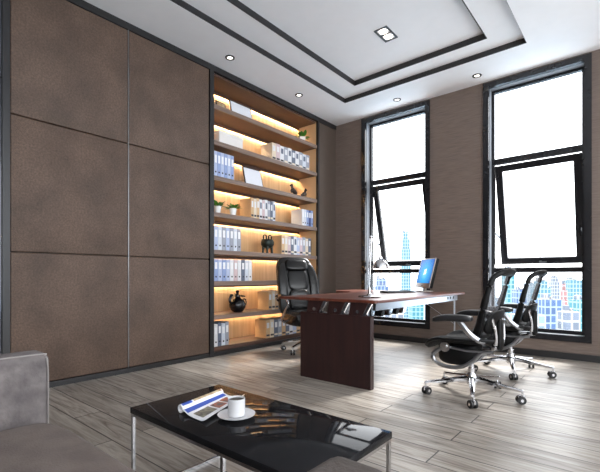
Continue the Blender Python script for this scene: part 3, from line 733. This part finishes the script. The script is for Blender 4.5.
# ------------------------------------------------------------------ coffee table
TX0, TX1, TY0, TY1, TZ = 2.14, 3.14, .86, 1.345, .38
t = thing('coffee_table', 'low black glossy coffee table with thin chrome legs in front of the sofa', 'table', ((TX0+TX1)/2, (TY0+TY1)/2, 0))
off = Vector(t.location)
b = B(); box(b, TX0, TX1, TY0, TY1, TZ-.026, TZ, .003, 2); put('tabletop', b, 'tabletop', t, off)
b = B(); ring(b, (TX0+.003, TX1-.003, TY0+.003, TY1-.003), (TX0+.017, TX1-.017, TY0+.017, TY1-.017), TZ-.038, TZ-.026); put('top_frame', b, 'chrome', t, off, smooth=False)
for x in (TX0+.003, TX0+.61, TX1-.017):
    for y in (TY0+.003, TY1-.017):
        if x == TX0+.61 and y > 1: continue
        b = B(); box(b, x, x+.014, y, y+.014, 0, TZ-.038, .001, 1); put('leg', b, 'chrome', t, off, smooth=False)
for x in (TX0+.003, TX1-.017):
    b = B(); box(b, x, x+.014, TY0+.017, TY1-.017, 0, .012); put('floor_rail', b, 'chrome', t, off, smooth=False)

# cup, saucer, magazine
cp = on_z(236.5, 417.5, TZ)
t = thing('saucer', 'round white saucer under the coffee cup on the black table', 'saucer', (cp.x, cp.y, TZ+.001))
b = B(); lathe(b, [(.03, 0), (.035, .002), (.06, .008), (.075, .014), (.0755, .0155), (.06, .011), (.034, .006), (.001, .006)], n=40, capt=True); obj('dish', b, 'white', t)
t = thing('coffee_cup', 'white straight-sided cup of black coffee standing on the saucer', 'cup', (cp.x, cp.y, TZ+.008), math.radians(120))
b = B(); lathe(b, [(.028, 0), (.033, .003), (.0345, .012), (.0345, .07), (.0335, .071), (.032, .07), (.032, .012), (.001, .008)], n=36, capt=True); obj('cup_body', b, 'white', t)
b = B(); lathe(b, [(.0318, .064), (.001, .0642)], n=32, capb=False, capt=True); obj('coffee', b, 'coffee', t)
b = B(); tube(b, spline([(.034, 0, .058), (.055, 0, .06), (.062, 0, .045), (.056, 0, .026), (.034, 0, .018)], 5), .0038, 8); obj('handle', b, 'white', t)

A = on_z(181, 414, TZ); Bq = on_z(222, 397, TZ); Cq = on_z(244.5, 398, TZ); Dq = on_z(205.5, 424, TZ)
t = thing('magazine', 'open glossy magazine with a curled page lying beside the coffee cup', 'magazine', (A.x, A.y, TZ+.001))
def mp(u, v, h):   # u across the spread, v along the spine
    p = (A*(1-v)+Bq*v)*(1-u)+(Dq*(1-v)+Cq*v)*u; return Vector((p.x-A.x, p.y-A.y, h))
def sheet(u0, u1, v0, v1, dz=0, nu=14, nv=8, hf=None):
    b = B(); g = [[b.verts.new(mp(u0+(u1-u0)*i/nu, v0+(v1-v0)*j/nv, hf(u0+(u1-u0)*i/nu)+dz)) for j in range(nv+1)] for i in range(nu+1)]
    for i in range(nu):
        for j in range(nv): b.faces.new((g[i][j], g[i+1][j], g[i+1][j+1], g[i][j+1]))
    return b
hf = lambda u: .004+.016*math.exp(-(u/.25)**2)+.012*max(0, (u-.8)/.2)**2
o = obj('page', sheet(0, 1, 0, 1, 0, hf=hf), 'paper', t); o.modifiers.new('s', 'SOLIDIFY').thickness = .002; pg = o; o.modifiers['s'].offset = 0
for (u0, u1, v0, v1, m) in ((.36, .76, .08, .42, 'art2'), (.36, .76, .46, .68, 'art'), (.34, .7, .71, .9, 'art'), (.1, .26, .02, .96, 'blue')):
    o = obj('printed_picture', sheet(u0, u1, v0, v1, .0018, 6, 6, hf=hf), m, pg)
# rolled-over page: partial cylinder along the spine
ax = (Bq-A); ax.z = 0; side = (A-Dq); side.z = 0; side.normalize()
def roll(b, a0, a1, v0, v1, r=.017, cx=.006, n=14, dr=0):
    g = []
    for i in range(n+1):
        a = a0+(a1-a0)*i/n; row = []
        for j in range(7):
            v = v0+(v1-v0)*j/6; p = mp(0, v, 0)+side*(cx+(r+dr)*math.cos(a))+Vector((0, 0, .019+(r+dr)*math.sin(a))); row.append(b.verts.new(p))
        g.append(row)
    for i in range(n):
        for j in range(6): b.faces.new((g[i][j], g[i+1][j], g[i+1][j+1], g[i][j+1]))
    return b
o = obj('rolled_page', roll(B(), math.radians(-150), math.radians(200), 0, 1), 'paper', t); o.modifiers.new('s', 'SOLIDIFY').thickness = .0012; o.modifiers['s'].offset = 0
obj('printed_picture', roll(B(), math.radians(10), math.radians(130), .28, .97, dr=.0012), 'pale', o)
obj('printed_picture', roll(B(), math.radians(5), math.radians(135), .02, .24, dr=.0012), 'blue', o)

# ------------------------------------------------------------------ sofa
SY = .56
t = thing('sofa', 'grey upholstered sofa at the lower left, arms flanking a taupe seat', 'sofa', (2.78, .1, 0))
off = Vector(t.location)
b = B(); box(b, 2.12, 3.43, -.42, SY-.06, .06, .27, .01, 2); put('sofa_base', b, 'seat', t, off)
def soft(v): 
    return v
b = B(); superq(b, (2.775, .15, .335), (.652, .415, .09), .2, 48, 14); put('seat_cushion', b, 'seat', t, off)
for x0, x1, m in ((1.99, 2.118, 'sofa'), (3.435, 3.555, 'armshade')):
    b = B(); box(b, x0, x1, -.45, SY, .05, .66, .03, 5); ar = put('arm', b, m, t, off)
    if m == 'sofa':
        b = B(); tube(b, spline([(x1-.004, SY-.008, .08), (x1-.004, SY-.008, .4), (x1-.004, SY-.009, .61), (x1-.012, SY-.02, .645), (x1-.014, SY-.06, .655), (x1-.014, .0, .655), (x1-.014, -.4, .655)], 5), .003, 8); put('piping', b, 'piping', ar, off)
b = B(); box(b, 2.118, 3.435, -.45, -.27, .06, .82, .04, 4); put('backrest', b, 'sofa', t, off)
for x in (2.05, 3.5):
    for y in (-.38, .48):
        b = B(); lathe(b, [(.018, 0), (.025, .055)], (x, y, 0), 16, capt=True); put('leg', b, 'dark_metal', t, off)

# ------------------------------------------------------------------ the city outside
GZ = -70
b = B(); box(b, -1500, 1500, 60, 2500, GZ-1, GZ); o = struct('ground', b, 'ground')
FC = [facade('facade_cyan', (56, 108, 126), (134, 146, 150), 2.6, 3.4), facade('facade_blue', (54, 82, 122), (126, 138, 150), 2.4, 3.4),
      facade('facade_pale', (104, 122, 134), (146, 150, 154), 3.2, 3.6), facade('facade_teal', (44, 112, 122), (120, 146, 150), 3, 3.4),
      facade('facade_stone', (92, 100, 114), (146, 144, 140), 3, 3.6), facade('facade_red', (136, 90, 88), (150, 138, 136), 2.6, 3.4)]
def tower(px0, px1, pytop, dist, mi, label, crown=0, depth=None):
    r0, r1 = ray(px0, 276), ray(px1, 276); a = CAM+r0*dist; c = CAM+r1*dist
    w = (a-c).length; top = CAM.z+(HOR-pytop)/F*dist; mid = (a+c)/2; d = depth or w
    mid = mid+FW*d/2
    t = thing('office_tower', label, 'building', (mid.x, mid.y, GZ), YAW)
    h = top-GZ
    b = B()
    if crown == 1: box(b, -w/2, w/2, -d/2, d/2, 0, h*.93); box(b, -w*.36, w*.36, -d*.36, d*.36, h*.93, h)
    elif crown == 2:
        box(b, -w/2, w/2, -d/2, d/2, 0, h*.85); box(b, -w*.42, w*.42, -d*.42, d*.42, h*.85, h*.94); box(b, -w*.25, w*.25, -d*.25, d*.25, h*.94, h)
    else: box(b, -w/2, w/2, -d/2, d/2, 0, h)
    obj('facade', b, FC[mi], t, False)
    b = B(); hh = h*.006+.8
    box(b, -w*.3, -w*.05, -d*.2, d*.2, h, h+hh*2); box(b, w*.1, w*.3, -d*.1, d*.2, h, h+hh); obj('roof_plant', b, FC[4], t, False)
    if crown:
        b = B(); tube(b, [(0, 0, h), (0, 0, h+w*.5)], [w*.02, w*.006], 8); obj('antenna', b, FC[4], t)
tower(402, 411, 232, 420, 0, 'slender pale cyan tower seen through the left-hand window', 2)
tower(375.5, 388.5, 279, 260, 1, 'pale blue block with a stepped top behind the desk lamp', 1)
tower(390, 398, 296, 330, 5, 'low pinkish block between lamp and slender tower')
tower(412, 424, 300, 300, 3, 'low teal block behind the monitor in the left-hand window')
tower(366, 377, 300, 220, 2, 'low pale block at the left edge of the left-hand window')
tower(384, 404, 312, 180, 4, 'low wide stone building under the desk in the left-hand window')
tower(506, 515, 268, 300, 3, 'teal tower between the two chair backs in the right-hand window', 0)
tower(517, 527, 290, 240, 1, 'blue block just right of the teal tower')
tower(528, 536, 283, 380, 2, 'pale distant tower behind the farther office chair')
tower(538, 551, 281, 300, 0, 'broad cyan tower in the middle of the right-hand window', 1)
tower(545, 562, 300, 170, 1, 'low near blue block in front of the broad cyan tower')
tower(553, 560, 277, 420, 4, 'narrow stone-grey tower right of the broad cyan one', 1)
tower(563, 568, 284, 260, 5, 'thin reddish tower in the right-hand window', 2)
tower(570, 583, 280, 320, 0, 'wide cyan tower near the right window jamb')
tower(578, 592, 300, 200, 3, 'low teal building at the right edge of the right-hand window')
tower(520, 546, 316, 140, 2, 'low wide pale building at the foot of the right-hand window')
tower(566, 580, 312, 150, 4, 'low stone building below the thin reddish tower')
tower(492, 505, 300, 260, 2, 'pale block behind the nearer chair back')

# ------------------------------------------------------------------ light
w = bpy.data.worlds.new('sky'); sc.world = w; w.use_nodes = True; nt = w.node_tree
bg = nt.nodes['Background']; bg.inputs[0].default_value = (.985, .99, 1, 1); bg.inputs[1].default_value = 4.6
sd = bpy.data.lights.new('sun', 'SUN'); so = bpy.data.objects.new('sun', sd); COL.objects.link(so)
sd.energy = 12; sd.angle = math.radians(16); sd.color = (1, .97, .93)
dirv = Vector((-.13, -.66, -.75)); so.rotation_euler = dirv.to_track_quat('-Z', 'Y').to_euler(); so.location = (3, 9, 8)
def portal(name, loc, rot, sx, sy):
    l = bpy.data.lights.new(name, 'AREA'); l.shape = 'RECTANGLE'; l.size = sx; l.size_y = sy; l.cycles.is_portal = True
    o = bpy.data.objects.new(name, l); COL.objects.link(o); o.location = loc; o.rotation_euler = rot
for a_, c_ in WN: portal('window_daylight', ((a_+c_)/2, L+.2, 1.8), (-PI/2, 0, 0), 1.1, 3.2)
for a_, c_ in FILL_RW: portal('window_daylight', (XR+.19, (a_+c_)/2, 1.75), (PI/2, 0, PI/2), c_-a_, 3.25)  # portals of the added fill windows in the right wall
for a_, c_ in FILL_NW: portal('window_daylight', ((a_+c_)/2, YN-.19, 1.75), (PI/2, 0, 0), c_-a_, 3.25)  # portal of the added fill window behind the camera

sc.view_settings.view_transform = 'Standard'; sc.view_settings.look = 'None'; sc.view_settings.gamma = 1
sc.view_settings.use_curve_mapping = False; sc.view_settings.exposure = 0.3
cy = sc.cycles
cy.max_bounces = 10; cy.diffuse_bounces = 6; cy.glossy_bounces = 5; cy.transparent_max_bounces = 16; cy.caustics_reflective = False; cy.caustics_refractive = False
cy.use_denoising = True; cy.sample_clamp_indirect = 8
